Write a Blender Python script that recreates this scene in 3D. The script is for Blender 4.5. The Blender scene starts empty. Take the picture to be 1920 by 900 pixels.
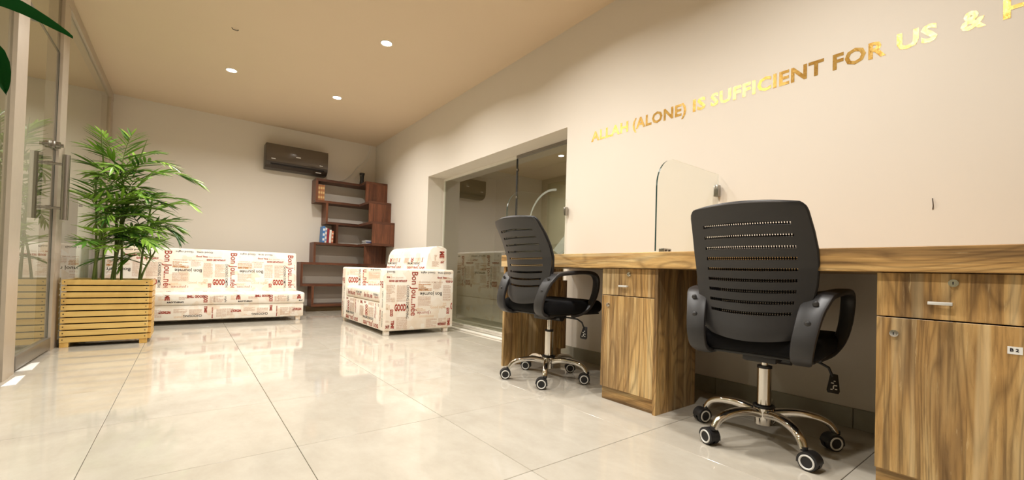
import bpy, bmesh, math, random
from mathutils import Vector, Matrix, noise as mnoise

# ---------------------------------------------------------------- camera, world, exposure, lamps
SC = bpy.context.scene
COL = SC.collection
W, D, H, L, YB = 2.391, 6.884, 2.627, -0.749, -2.2      # right wall, back wall, ceiling, glass wall, wall behind camera

def setup_camera():
    cd = bpy.data.cameras.new('camera'); c = bpy.data.objects.new('camera', cd); COL.objects.link(c)
    yaw, p, r = .6513, .0153, .0285
    fw = Vector((math.sin(yaw)*math.cos(p), math.cos(yaw)*math.cos(p), math.sin(p)))
    rt = Vector((math.cos(yaw), -math.sin(yaw), 0)); up = rt.cross(fw)
    rt, up = math.cos(r)*rt + math.sin(r)*up, -math.sin(r)*rt + math.cos(r)*up
    m = Matrix((rt, up, -fw)).transposed().to_4x4(); m.translation = (0, 0, .655)
    c.matrix_world = m
    cd.sensor_width = 36; cd.lens = 799.58/1920*36; cd.shift_y = 47.1/1920; cd.clip_start = .02
    SC.camera = c
setup_camera()
w = bpy.data.worlds.new('world'); SC.world = w; w.use_nodes = True
w.node_tree.nodes['Background'].inputs[0].default_value = (1, .9, .75, 1)
w.node_tree.nodes['Background'].inputs[1].default_value = .02
SC.view_settings.view_transform = 'Standard'; SC.view_settings.look = 'None'
SC.view_settings.gamma = 1; SC.view_settings.exposure = 0.0; SC.view_settings.use_curve_mapping = False
LAMP_WATTS, LAMP_SPREAD, LAMP_COL = 22.0, 150, (1.0, .975, .93)
LAMP_XY = [(x, y) for y in (5.2, 3.65, 2.1, .55) for x in (.3, 1.33)]

# ---------------------------------------------------------------- node helpers and materials
def lin(r, g, b):
    f = lambda c: (c/255/12.92) if c/255 <= .04045 else ((c/255+.055)/1.055)**2.4
    return (f(r), f(g), f(b), 1)

class N:
    def __init__(s, name):
        s.m = bpy.data.materials.new(name); s.m.use_nodes = True; s.t = s.m.node_tree
        s.b = s.t.nodes['Principled BSDF']; s.out = s.t.nodes['Material Output']
    def n(s, kind, **kw):
        x = s.t.nodes.new(kind)
        for k, v in kw.items():
            if k in x.inputs: s.i(x, k, v)
            else: setattr(x, k, v)
        return x
    def i(s, node, key, v):
        if isinstance(v, bpy.types.NodeSocket): s.t.links.new(v, node.inputs[key])
        else: node.inputs[key].default_value = v
    def ramp(s, fac, stops, interp='LINEAR'):
        r = s.t.nodes.new('ShaderNodeValToRGB'); r.color_ramp.interpolation = interp
        e = r.color_ramp.elements
        while len(e) < len(stops): e.new(.5)
        for el, (p, c) in zip(e, stops): el.position = p; el.color = c
        s.t.links.new(fac, r.inputs[0]); return r.outputs[0]
    def mix(s, fac, a, b, mode='MIX'):
        x = s.t.nodes.new('ShaderNodeMix'); x.data_type = 'RGBA'; x.blend_type = mode
        s.i(x, 0, fac); s.i(x, 6, a); s.i(x, 7, b); return x.outputs[2]
    def math(s, op, a, b=0.0):
        x = s.t.nodes.new('ShaderNodeMath'); x.operation = op; s.i(x, 0, a); s.i(x, 1, b); return x.outputs[0]
    def coords(s, scale=(1, 1, 1), per_object=True):
        tc = s.t.nodes.new('ShaderNodeTexCoord'); mp = s.t.nodes.new('ShaderNodeMapping')
        mp.inputs['Scale'].default_value = scale
        s.t.links.new(tc.outputs['Object'], mp.inputs[0])
        if per_object:
            oi = s.t.nodes.new('ShaderNodeObjectInfo')
            v = s.t.nodes.new('ShaderNodeVectorMath'); v.operation = 'SCALE'; v.inputs[0].default_value = (17, 31, 23)
            s.t.links.new(oi.outputs['Random'], v.inputs['Scale']); s.t.links.new(v.outputs[0], mp.inputs['Location'])
        return mp.outputs[0]
    def noise(s, vec, scale, detail=3, rough=.5, dist=0.0):
        x = s.t.nodes.new('ShaderNodeTexNoise'); s.t.links.new(vec, x.inputs['Vector'])
        x.inputs['Scale'].default_value = scale; x.inputs['Detail'].default_value = detail
        x.inputs['Roughness'].default_value = rough; x.inputs['Distortion'].default_value = dist
        return x.outputs[0]
    def bump(s, h, strength=.2, dist=.002):
        x = s.t.nodes.new('ShaderNodeBump'); s.i(x, 'Height', h); x.inputs['Strength'].default_value = strength
        x.inputs['Distance'].default_value = dist; s.t.links.new(x.outputs[0], s.b.inputs['Normal'])
    def fin(s, col=None, rough=.5, metal=0.0, spec=.5, **kw):
        if col is not None: s.i(s.b, 'Base Color', col)
        s.i(s.b, 'Roughness', rough); s.i(s.b, 'Metallic', metal); s.i(s.b, 'Specular IOR Level', spec)
        for k, v in kw.items(): s.i(s.b, k, v)
        return s.m

def plain(name, rgb, rough=.5, metal=0.0, spec=.5, var=.06, **kw):
    n = N(name); c = lin(*rgb)
    f = n.noise(n.coords(), 25, 4)
    d = tuple(x*(1-var*2) for x in c[:3])+(1,)
    n.bump(f, .04, .001)
    return n.fin(n.mix(f, d, c), rough, metal, spec, **kw)

def paint(name, rgb):
    n = N(name); v = n.coords(per_object=False); f = n.noise(v, 1.3, 5, .6)
    c = lin(*rgb)
    n.bump(n.noise(v, 160, 2), .05, .001)
    return n.fin(n.mix(f, tuple(x*.94 for x in c[:3])+(1,), c), .75, spec=.25)

def rustic_wood(name, axis):
    n = N(name)
    sc = [1, 1, 1]; sc[axis] = .07
    v = n.coords(tuple(sc))
    sc2 = [1, 1, 1]; sc2[axis] = .33
    sc4 = [1, 1, 1]; sc4[axis] = .022
    v4 = n.coords(tuple(sc4))
    lines = n.noise(v4, 70, 3, .65, .3)
    pale = n.noise(v4, 22, 2, .5, .2)
    vk = n.coords(tuple(sc2))
    sc3 = [1, 1, 1]; sc3[axis] = .2
    v2 = n.coords(tuple(sc3))
    big = n.noise(v, 13, 4, .6, .5)
    knot = n.noise(v2, 4.2, 2, .4, .5)
    rings = n.math('FRACT', n.math('MULTIPLY', knot, 22.0))
    ring = n.math('ABSOLUTE', n.math('SUBTRACT', rings, .5))
    fine = n.noise(v, 95, 5, .7, .4)
    patch = n.noise(vk, 3.1, 2)
    base = n.ramp(big, [(.26, lin(92, 68, 42)), (.38, lin(150, 116, 72)), (.47, lin(188, 146, 88)), (.58, lin(212, 174, 114)), (.72, lin(230, 204, 152))])
    grey = n.mix(n.ramp(patch, [(.5, (0, 0, 0, 1)), (.68, (.6, .6, .6, 1))]), base, lin(142, 118, 86))
    ringc = n.mix(n.ramp(ring, [(0, (.72, .72, .72, 1)), (.24, (0, 0, 0, 1))]), grey, n.mix(.6, grey, lin(84, 58, 32)))
    finec = n.mix(n.ramp(fine, [(.36, (.6, .6, .6, 1)), (.52, (0, 0, 0, 1))]), ringc, n.mix(.5, ringc, lin(74, 46, 24)))
    finec = n.mix(n.ramp(lines, [(.36, (.75, .75, .75, 1)), (.47, (0, 0, 0, 1))]), finec, n.mix(.6, finec, lin(70, 48, 28)))
    finec = n.mix(n.ramp(pale, [(.56, (0, 0, 0, 1)), (.66, (.55, .55, .55, 1))]), finec, lin(230, 204, 156))
    lightc = n.mix(n.ramp(fine, [(.62, (0, 0, 0, 1)), (.72, (.5, .5, .5, 1))]), finec, lin(236, 208, 156))
    n.bump(n.math('ADD', fine, n.math('MULTIPLY', ring, .6)), .25, .002)
    return n.fin(lightc, .42, spec=.4)

def plank_wood(name, dark, light, axis, rough=.4, scale=14):
    n = N(name); sc = [1, 1, 1]; sc[axis] = .07
    v = n.coords(tuple(sc)); a = n.noise(v, scale, 4, .6, 1.2); b = n.noise(v, scale*7, 4, .7)
    c = n.ramp(a, [(.3, lin(*dark)), (.7, lin(*light))])
    c = n.mix(n.ramp(b, [(.4, (.45, .45, .45, 1)), (.6, (0, 0, 0, 1))]), c, lin(*dark))
    n.bump(b, .12, .001)
    return n.fin(c, rough, spec=.4)

def glass(name, tint, ior, gloss_rough=0.0):
    n = N(name); t = n.t
    tr = t.nodes.new('ShaderNodeBsdfTransparent'); tr.inputs[0].default_value = tint
    gl = t.nodes.new('ShaderNodeBsdfGlossy'); gl.inputs['Roughness'].default_value = gloss_rough; gl.inputs['Color'].default_value = (1, 1, 1, 1)
    fr = t.nodes.new('ShaderNodeFresnel'); fr.inputs[0].default_value = ior
    mx = t.nodes.new('ShaderNodeMixShader')
    ge = t.nodes.new('ShaderNodeNewGeometry')
    t.links.new(n.math('MULTIPLY', fr.outputs[0], n.math('SUBTRACT', 1.0, ge.outputs['Backfacing'])), mx.inputs[0]); t.links.new(tr.outputs[0], mx.inputs[1]); t.links.new(gl.outputs[0], mx.inputs[2])
    t.links.new(mx.outputs[0], n.out.inputs['Surface']); t.nodes.remove(n.b)
    return n.m

M = {}
M['wall'] = paint('warm_wall_paint', (225, 216, 203))
M['ceiling'] = paint('ceiling_paint', (221, 200, 172))
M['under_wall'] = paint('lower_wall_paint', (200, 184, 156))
def tile_mat():
    n = N('polished_porcelain'); v = n.coords((1.6, 1, 1)); a = n.noise(v, 5.0, 7, .68, .2); b = n.noise(v, 40, 4, .7)
    oi = n.n('ShaderNodeObjectInfo')
    c = n.ramp(a, [(.25, lin(178, 170, 156)), (.55, lin(192, 185, 172)), (.8, lin(202, 196, 184))])
    c = n.mix(n.math('MULTIPLY', b, .18), c, lin(168, 156, 136))
    c = n.mix(n.math('MULTIPLY', oi.outputs['Random'], .28), c, lin(176, 166, 148))
    rg = n.math('ADD', n.math('MULTIPLY', b, .04), .035)
    n.bump(n.noise(v, 3, 2), .006, .01)
    return n.fin(c, rg, spec=.62)
M['tile'] = tile_mat()
M['grout'] = plain('grout', (168, 156, 136), .8)
M['base_tile'] = plain('grey_skirting_tile', (158, 152, 134), .3, var=.12)
M['wood_y'] = rustic_wood('rustic_wood_lengthwise', 1)
M['wood_z'] = rustic_wood('rustic_wood_upright', 2)
M['walnut_x'] = plank_wood('walnut_lengthwise', (66, 37, 24), (120, 74, 50), 0)
M['walnut_z'] = plank_wood('walnut_upright', (74, 42, 26), (138, 84, 56), 2)
M['plinth'] = plank_wood('dark_olive_wood', (62, 46, 22), (100, 76, 38), 0)
M['pine_x'] = plank_wood('pine_lengthwise', (206, 166, 92), (234, 204, 130), 0, .38, 9)
M['pine_y'] = plank_wood('pine_sideways', (198, 152, 76), (226, 188, 110), 1, .38, 9)
M['greywood'] = plank_wood('grey_washed_wood', (74, 62, 50), (134, 118, 98), 2)
M['alu'] = plain('brushed_aluminium_frame', (196, 182, 164), .38, .35)
M['rail'] = plain('satin_steel_rail', (150, 144, 136), .35, .7)
M['satin'] = plain('satin_handle', (232, 230, 224), .4, .35)
M['steel'] = plain('satin_steel', (168, 163, 155), .25, 1.0)
M['chrome'] = plain('chrome', (226, 222, 216), .06, 1.0, var=.01)
M['blk_plastic'] = plain('black_plastic', (38, 36, 36), .42, spec=.45, var=.12)
M['grey_plastic'] = plain('charcoal_plastic', (50, 48, 48), .42, spec=.5, var=.08)
M['blk_fabric'] = plain('black_seat_fabric', (20, 19, 20), .9, spec=.2, var=.2)
M['blk_rubber'] = plain('black_rubber', (34, 33, 34), .5)
M['white_plastic'] = plain('white_plastic', (232, 230, 224), .4, var=.03)
M['dark_hole'] = plain('dark_recess', (24, 18, 14), .8)
M['soil'] = plain('dark_soil', (62, 50, 38), .95, var=.3)
M['screw'] = plain('dark_screw', (40, 28, 20), .5)
M['sill'] = plain('white_threshold', (236, 230, 218), .4, var=.03)
M['paper'] = plain('white_paper', (240, 238, 232), .7, var=.03)
M['frost'] = plain('frosted_film', (206, 212, 200), .6, var=.03, Alpha=.22)
M['glass_wall'] = glass('glass_wall_pane', (.86, .88, .82, 1), 1.62)
M['glass_recess'] = glass('recess_glass_pane', (.74, .76, .68, 1), 3.1)
M['glass_screen'] = glass('divider_glass', (.962, .972, .955, 1), 1.2)
M['glass_edge'] = plain('green_glass_edge', (26, 58, 56), .12, spec=.8)
M['blk_line'] = plain('black_gasket', (22, 22, 20), .5)
def gold():
    n = N('gold_foil'); v = n.coords(per_object=False); a = n.noise(v, 60, 5, .7); b = n.noise(v, 8, 2)
    c = n.ramp(a, [(.3, lin(196, 146, 62)), (.7, lin(240, 206, 128))])
    n.bump(n.math('ADD', a, n.math('MULTIPLY', b, 2.0)), .25, .003)
    return n.fin(c, .22, 1.0)
M['gold'] = gold()
def fabric(name):
    n = N(name); v = n.coords(per_object=False)
    vo = n.n('ShaderNodeTexVoronoi', distance='MANHATTAN'); n.i(vo, 'Vector', v); n.i(vo, 'Scale', 9.0)
    a = n.noise(v, 5, 4, .6)
    sep = n.n('ShaderNodeSeparateColor'); n.i(sep, 0, vo.outputs['Color'])
    c = n.ramp(sep.outputs[0], [(0, lin(243, 236, 225)), (.5, lin(240, 229, 213)), (1, lin(230, 208, 182))])
    c = n.mix(n.ramp(a, [(.35, (0, 0, 0, 1)), (.7, (.6, .6, .6, 1))]), c, lin(248, 242, 232))
    n.bump(n.noise(v, 420, 2), .12, .001)
    return n.fin(c, .72, spec=.25)
M['fabric'] = fabric('newsprint_upholstery')
M['ink_red'] = plain('ink_red', (166, 68, 54), .8, spec=.2)
M['ink_black'] = plain('ink_black', (44, 38, 42), .8, spec=.2)
M['ink_tan'] = plain('ink_tan', (234, 198, 160), .8, spec=.2)
M['ink_brown'] = plain('ink_brown', (210, 174, 150), .8, spec=.2)
M['ink_amber'] = plain('ink_amber', (196, 130, 62), .8, spec=.2)
def mesh_mat():
    n = N('black_mesh_weave'); tc = n.n('ShaderNodeTexCoord'); sp = n.n('ShaderNodeSeparateXYZ'); n.i(sp, 0, tc.outputs['Object'])
    y = n.math('FRACT', n.math('MULTIPLY', sp.outputs[1], 125.0)); z = n.math('FRACT', n.math('MULTIPLY', sp.outputs[2], 125.0))
    hole = n.math('MULTIPLY', n.math('GREATER_THAN', y, .58), n.math('GREATER_THAN', z, .44))
    n.fin(lin(26, 25, 26), .8, spec=.2); n.i(n.b, 'Alpha', n.math('SUBTRACT', 1.0, hole))
    return n.m
M['mesh'] = mesh_mat()
def leaf_mat(name, dark, light):
    n = N(name); oi = n.n('ShaderNodeObjectInfo'); f = n.noise(n.coords(), 14, 3)
    k = n.math('ADD', n.math('MULTIPLY', oi.outputs['Random'], .75), n.math('MULTIPLY', f, .3))
    return n.fin(n.ramp(k, [(.15, lin(*dark)), (.85, lin(*light))]), .42, spec=.4)
M['leaf'] = leaf_mat('palm_leaf', (40, 94, 24), (150, 190, 70))
M['leaf_dark'] = leaf_mat('broad_leaf', (8, 66, 22), (20, 96, 36))
M['stem'] = plain('green_stem', (104, 122, 48), .45, var=.25)
M['ac'] = plain('bronze_grey_gloss', (92, 80, 68), .16, spec=.6, var=.02)
M['ac_dark'] = plain('dark_bronze', (62, 52, 44), .35)
M['lamp_rim'] = plain('white_lamp_rim', (240, 236, 226), .4, var=.02)
def emit(name, col, s):
    n = N(name); n.fin((1, 1, 1, 1)); n.i(n.b, 'Emission Color', col); n.i(n.b, 'Emission Strength', s); return n.m
M['lamp_glow'] = emit('lamp_diffuser', (1, .95, .88, 1), 30)

# ---------------------------------------------------------------- mesh helpers
class MB:
    def __init__(s): s.bm = bmesh.new(); s.mi = 0
    def _tag(s, faces):
        for f in faces: f.material_index = s.mi
    def box(s, x0, x1, y0, y1, z0, z1, bev=0.0, seg=2):
        b = bmesh.new()
        vs = [b.verts.new((x, y, z)) for x in (x0, x1) for y in (y0, y1) for z in (z0, z1)]
        for q in ((0, 1, 3, 2), (4, 6, 7, 5), (0, 4, 5, 1), (2, 3, 7, 6), (0, 2, 6, 4), (1, 5, 7, 3)): b.faces.new([vs[k] for k in q])
        if bev: bmesh.ops.bevel(b, geom=b.edges[:], offset=bev, segments=seg, profile=.5, affect='EDGES')
        return s.merge(b)
    def merge(s, b, mat=None):
        if mat is not None: b.transform(mat)
        vm = {}
        for v in b.verts: vm[v] = s.bm.verts.new(v.co)
        for f in b.faces:
            try:
                nf = s.bm.faces.new([vm[v] for v in f.verts]); nf.material_index = s.mi
            except ValueError: pass
        b.free(); return s
    def sweep(s, pts, secs, wdir=None, cap=True, closed=False):
        """sections (lists of (a,b) offsets along width, thickness) swept along points"""
        rings = []; k = len(pts); pw = None
        for i, p in enumerate(pts):
            p = Vector(p)
            a = Vector(pts[(i-1) % k if closed else max(i-1, 0)]); b = Vector(pts[(i+1) % k if closed else min(i+1, k-1)])
            t = (b-a).normalized()
            wd = Vector(wdir) if wdir else (pw if pw else (Vector((0, 0, 1)) if abs(t.z) < .9 else Vector((1, 0, 0))))
            wv = (wd - t*wd.dot(t)).normalized(); nv = t.cross(wv); pw = wv
            sec = secs[i] if isinstance(secs[0], list) else secs
            rings.append([s.bm.verts.new(p+wv*u+nv*v) for u, v in sec])
        n = len(rings[0]); F = []
        for i in range(k if closed else k-1):
            r0, r1 = rings[i], rings[(i+1) % k]
            for j in range(n): F.append(s.bm.faces.new((r0[j], r0[(j+1) % n], r1[(j+1) % n], r1[j])))
        if cap and not closed: F.append(s.bm.faces.new(rings[0][::-1])); F.append(s.bm.faces.new(rings[-1]))
        s._tag(F); return s
    def tube(s, pts, r, n=10, cap=True):
        rs = r if isinstance(r, (list, tuple)) else [r]*len(pts)
        return s.sweep(pts, [[(math.cos(6.2832*j/n)*q, math.sin(6.2832*j/n)*q) for j in range(n)] for q in rs], cap=cap)
    def cyl(s, p0, p1, r, n=16, r1=None): return s.tube([p0, p1], [r, r if r1 is None else r1], n)
    def ring(s, c, axis, R, r, n=20, m=6):
        a = Vector(axis).normalized(); u = a.orthogonal().normalized(); v = a.cross(u); c = Vector(c)
        pts = [c+(u*math.cos(6.2832*i/n)+v*math.sin(6.2832*i/n))*R for i in range(n)]
        return s.sweep(pts, [(math.cos(6.2832*j/m)*r, math.sin(6.2832*j/m)*r) for j in range(m)], wdir=tuple(a), closed=True)
    def prism(s, poly, lo, hi, plane='xy', bev=0.0, seg=2):
        b = bmesh.new()
        f3 = {'xy': lambda p, h: (p[0], p[1], h), 'yz': lambda p, h: (h, p[0], p[1]), 'xz': lambda p, h: (p[0], h, p[1])}[plane]
        A = [b.verts.new(f3(p, lo)) for p in poly]; B = [b.verts.new(f3(p, hi)) for p in poly]; n = len(poly)
        b.faces.new(A); b.faces.new(B[::-1])
        for i in range(n): b.faces.new((A[i], B[i], B[(i+1) % n], A[(i+1) % n]))
        if bev: bmesh.ops.bevel(b, geom=b.edges[:], offset=bev, segments=seg, profile=.5, affect='EDGES')
        return s.merge(b)
    def sphere(s, c, r, sc=(1, 1, 1), u=12, v=8):
        b = bmesh.new(); bmesh.ops.create_uvsphere(b, u_segments=u, v_segments=v, radius=r)
        return s.merge(b, Matrix.Translation(c) @ Matrix.Diagonal((*sc, 1)))
    def mesh(s, name, smooth=True, angle=38, fix=True):
        if fix: bmesh.ops.recalc_face_normals(s.bm, faces=s.bm.faces[:])
        me = bpy.data.meshes.new(name); s.bm.to_mesh(me); s.bm.free()
        if smooth:
            me.polygons.foreach_set('use_smooth', [True]*len(me.polygons)); me.set_sharp_from_angle(angle=math.radians(angle))
        return me

def obj(name, mb, mat, parent=None, loc=None, smooth=True, fix=True, label=None, kind=None):
    me = mb.mesh(name, smooth, fix=fix) if isinstance(mb, MB) else mb
    if not len(me.materials):
        for m in (mat if isinstance(mat, (list, tuple)) else [mat]): me.materials.append(M[m] if isinstance(m, str) else m)
    o = bpy.data.objects.new(name, me); COL.objects.link(o)
    if parent: o.parent = parent
    if loc: o.location = loc
    if label: o['label'] = label
    if kind: o['kind'] = kind
    return o
def tag(o, label, cat, group=None):
    o['label'] = label; o['category'] = cat
    if group: o['group'] = group
    return o
def thing(name, label, cat, loc=(0, 0, 0), rz=0, group=None):
    o = bpy.data.objects.new(name, None); COL.objects.link(o); o.location = loc; o.rotation_euler = (0, 0, rz)
    o.empty_display_size = .1
    return tag(o, label, cat, group)
def struct(name, mb, mat, parent=None, **kw):
    o = obj(name, mb, mat, parent, **kw)
    if not parent: o['kind'] = 'structure'
    return o
def B(*a, **k): return MB().box(*a, **k)
def rrect(w, t, r=None, n=2):
    r = min(w, t)*.45 if r is None else r
    out = []
    for cx, cy, a0 in ((w/2-r, t/2-r, 0), (-w/2+r, t/2-r, 90), (-w/2+r, -t/2+r, 180), (w/2-r, -t/2+r, 270)):
        for k in range(n+1):
            a = math.radians(a0+90*k/n); out.append((cx+r*math.cos(a), cy+r*math.sin(a)))
    return out
def catmull(P, n=5):
    P = [Vector(p) for p in P]; out = []
    for i in range(len(P)-1):
        p0, p1, p2, p3 = P[max(i-1, 0)], P[i], P[i+1], P[min(i+2, len(P)-1)]
        for k in range(n):
            t = k/n
            out.append(.5*((2*p1)+(p2-p0)*t+(2*p0-5*p1+4*p2-p3)*t*t+(3*p1-p0-3*p2+p3)*t**3))
    out.append(P[-1]); return out
_tm = {}
def text_bm(s, bold=0.0):
    """flat letter mesh: baseline at y=0, starting at x=0, cap height normalised to 1"""
    key = (s, bold)
    if key not in _tm:
        cu = bpy.data.curves.new('t', 'FONT'); cu.body = s; cu.size = 1; cu.resolution_u = 2; cu.offset = bold; cu.space_character = 1.0 if bold < .03 or bold > .035 else 1.07
        o = bpy.data.objects.new('t', cu); COL.objects.link(o); bpy.context.view_layer.update()
        me = bpy.data.meshes.new_from_object(o.evaluated_get(bpy.context.evaluated_depsgraph_get()))
        bpy.data.objects.remove(o); bpy.data.curves.remove(cu)
        xs = [v.co.x for v in me.vertices]; x0, x1 = min(xs), max(xs)
        vs = [((v.co.x-x0)/.69, v.co.y/.69) for v in me.vertices]; fs = [tuple(p.vertices) for p in me.polygons]
        bpy.data.meshes.remove(me); _tm[key] = (vs, fs, (x1-x0)/.69)
    return _tm[key]

# ---------------------------------------------------------------- the room
RX0, RY0, RY1, RZ = 2.391, 2.455, 4.93, 1.826               # opening of the glazed recess in the right wall
GX = 2.62
def room():
    fl = struct('floor', B(-3.0, 4.8, YB, D, -.09, -.0135), 'grout')
    tx, ty, ox, oy = .5868, .6202, -.2462, 2.9375
    cells = {}
    def edges(o, s, lo, hi):
        k = math.ceil((lo-o)/s); e = [lo]
        while o+k*s < hi-1e-6:
            if o+k*s > lo+1e-3: e.append(o+k*s)
            k += 1
        return e+[hi]
    def lay(x0, x1, y0, y1):
        ex, ey = edges(ox, tx, x0, x1), edges(oy, ty, y0, y1)
        for a, b in zip(ex, ex[1:]):
            for c, d in zip(ey, ey[1:]):
                k = (round(b-a, 3), round(d-c, 3))
                if k not in cells:
                    g = .0009
                    cells[k] = obj_mesh = MB().box(-k[0]/2+g, k[0]/2-g, -k[1]/2+g, k[1]/2-g, -.013, 0, bev=.0012, seg=1).mesh('tile', False)
                    obj_mesh.materials.append(M['tile'])
                obj('tile', cells[k], 'tile', fl, ((a+b)/2, (c+d)/2, 0))
    lay(L-.08, W, YB, D)
    lay(W, GX, RY0, RY1)
    struct('ceiling', B(-3.0, W+.24, YB, D, H, H+.1), 'ceiling')
    struct('wall_back', B(-3.0, W+.24, D, D+.12, -.09, H+.1), 'wall')
    struct('wall_front', B(-3.0, W+.24, YB-.12, YB, -.09, H+.1), 'wall')
    m = MB(); T = .24
    m.box(W, W+T, YB, RY0, 0, H); m.box(W, W+T, RY1, D, 0, H); m.box(W, W+T, RY0, RY1, RZ, H)
    struct('wall_right', m, 'wall', smooth=False)
    # dim office behind the recessed glazing
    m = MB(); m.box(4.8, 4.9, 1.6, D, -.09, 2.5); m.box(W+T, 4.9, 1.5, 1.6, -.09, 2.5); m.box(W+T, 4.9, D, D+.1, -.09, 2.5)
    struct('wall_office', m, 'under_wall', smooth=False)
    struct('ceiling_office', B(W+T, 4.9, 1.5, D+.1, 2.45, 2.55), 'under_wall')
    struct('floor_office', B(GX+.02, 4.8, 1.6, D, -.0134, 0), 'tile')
    # corridor beyond the glass partition
    struct('wall_left', B(-3.12, -3.0, YB-.12, D+.12, -.09, H+.1), 'wall')
    # grey tiled skirting under the desk and along the right wall
    bs = bpy.data.objects.new('baseboard_right', None); COL.objects.link(bs); bs['kind'] = 'structure'
    y = RY0; mcache = {}
    for y1 in (1.83, 1.207, .586, -.035, -.66, -1.28, -1.9, YB):
        obj('tile', B(W-.012, W, y1+.001, y-.001, 0, .09, bev=.0012, seg=1), 'base_tile', bs); y = y1
    obj('tile', B(W-.012, W, RY1+.001, D-.001, 0, .09, bev=.0012, seg=1), 'base_tile', bs)
room()

OFFICE_XY = [(3.9, 4.2)]  # unseen lamp added to brighten the office behind the recess glass
CORRIDOR_XY = [(-1.9, y) for y in (6.0, 4.0, 2.0)]  # unseen lamps added to light the corridor seen through the partition
def lamps():
    for k, (x, y) in enumerate(CORRIDOR_XY+OFFICE_XY):
        lab = 'added unseen downlight in the corridor beyond the glass, %s from the far wall' % ('first', 'second', 'third', '')[k]
        t = thing('corridor_fill_lamp' if k < 3 else 'office_fill_lamp', lab if k < 3 else 'added unseen downlight brightening the office behind the recessed glass', 'lamp', (x, y, H if k < 3 else 2.45), 0, 'added corridor downlights' if k < 3 else None)
        m = MB(); m.ring((0, 0, -.001), (0, 0, 1), .047, .006, 24, 6); obj('rim', m, 'lamp_rim', t)
        m = MB(); m.cyl((0, 0, -.004), (0, 0, -.001), .042, 24); obj('diffuser', m, 'lamp_glow', t)
        ld = bpy.data.lights.new('downlight', 'AREA'); ld.shape = 'DISK'; ld.size = .09; ld.energy = LAMP_WATTS*(.9 if k < 3 else 1.4); ld.color = LAMP_COL
        ld.spread = math.radians(LAMP_SPREAD)
        lo = bpy.data.objects.new('downlight', ld); COL.objects.link(lo); lo.parent = t; lo.location = (0, 0, -.008)
    for k, (x, y) in enumerate(LAMP_XY):
        where = {(.3, 5.2): 'left lamp of the pair nearest the far wall', (1.33, 5.2): 'lamp in front of the air conditioner by the right wall',
                 (.3, 3.65): 'left lamp at the top edge of the photo', (1.33, 3.65): 'right lamp near the top edge of the photo'}.get((x, y), ('left' if x < 1 else 'right')+' row, %s pair' % {2.1: 'first', .55: 'second', -1.0: 'third'}.get(y))
        t = thing('ceiling_lamp', ('lit recessed downlight, ' if y > 3 else 'recessed downlight above the photo, ')+where, 'lamp', (x, y, H), 0, 'recessed ceiling downlights')
        m = MB(); m.ring((0, 0, -.001), (0, 0, 1), .047, .006, 24, 6); obj('rim', m, 'lamp_rim', t)
        m = MB(); m.cyl((0, 0, -.004), (0, 0, -.001), .042, 24); obj('diffuser', m, 'lamp_glow', t)
        ld = bpy.data.lights.new('downlight', 'AREA'); ld.shape = 'DISK'; ld.size = .09; ld.energy = LAMP_WATTS; ld.color = LAMP_COL
        ld.spread = math.radians(LAMP_SPREAD)
        lo = bpy.data.objects.new('downlight', ld); COL.objects.link(lo); lo.parent = t; lo.location = (0, 0, -.008)
lamps()

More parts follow.
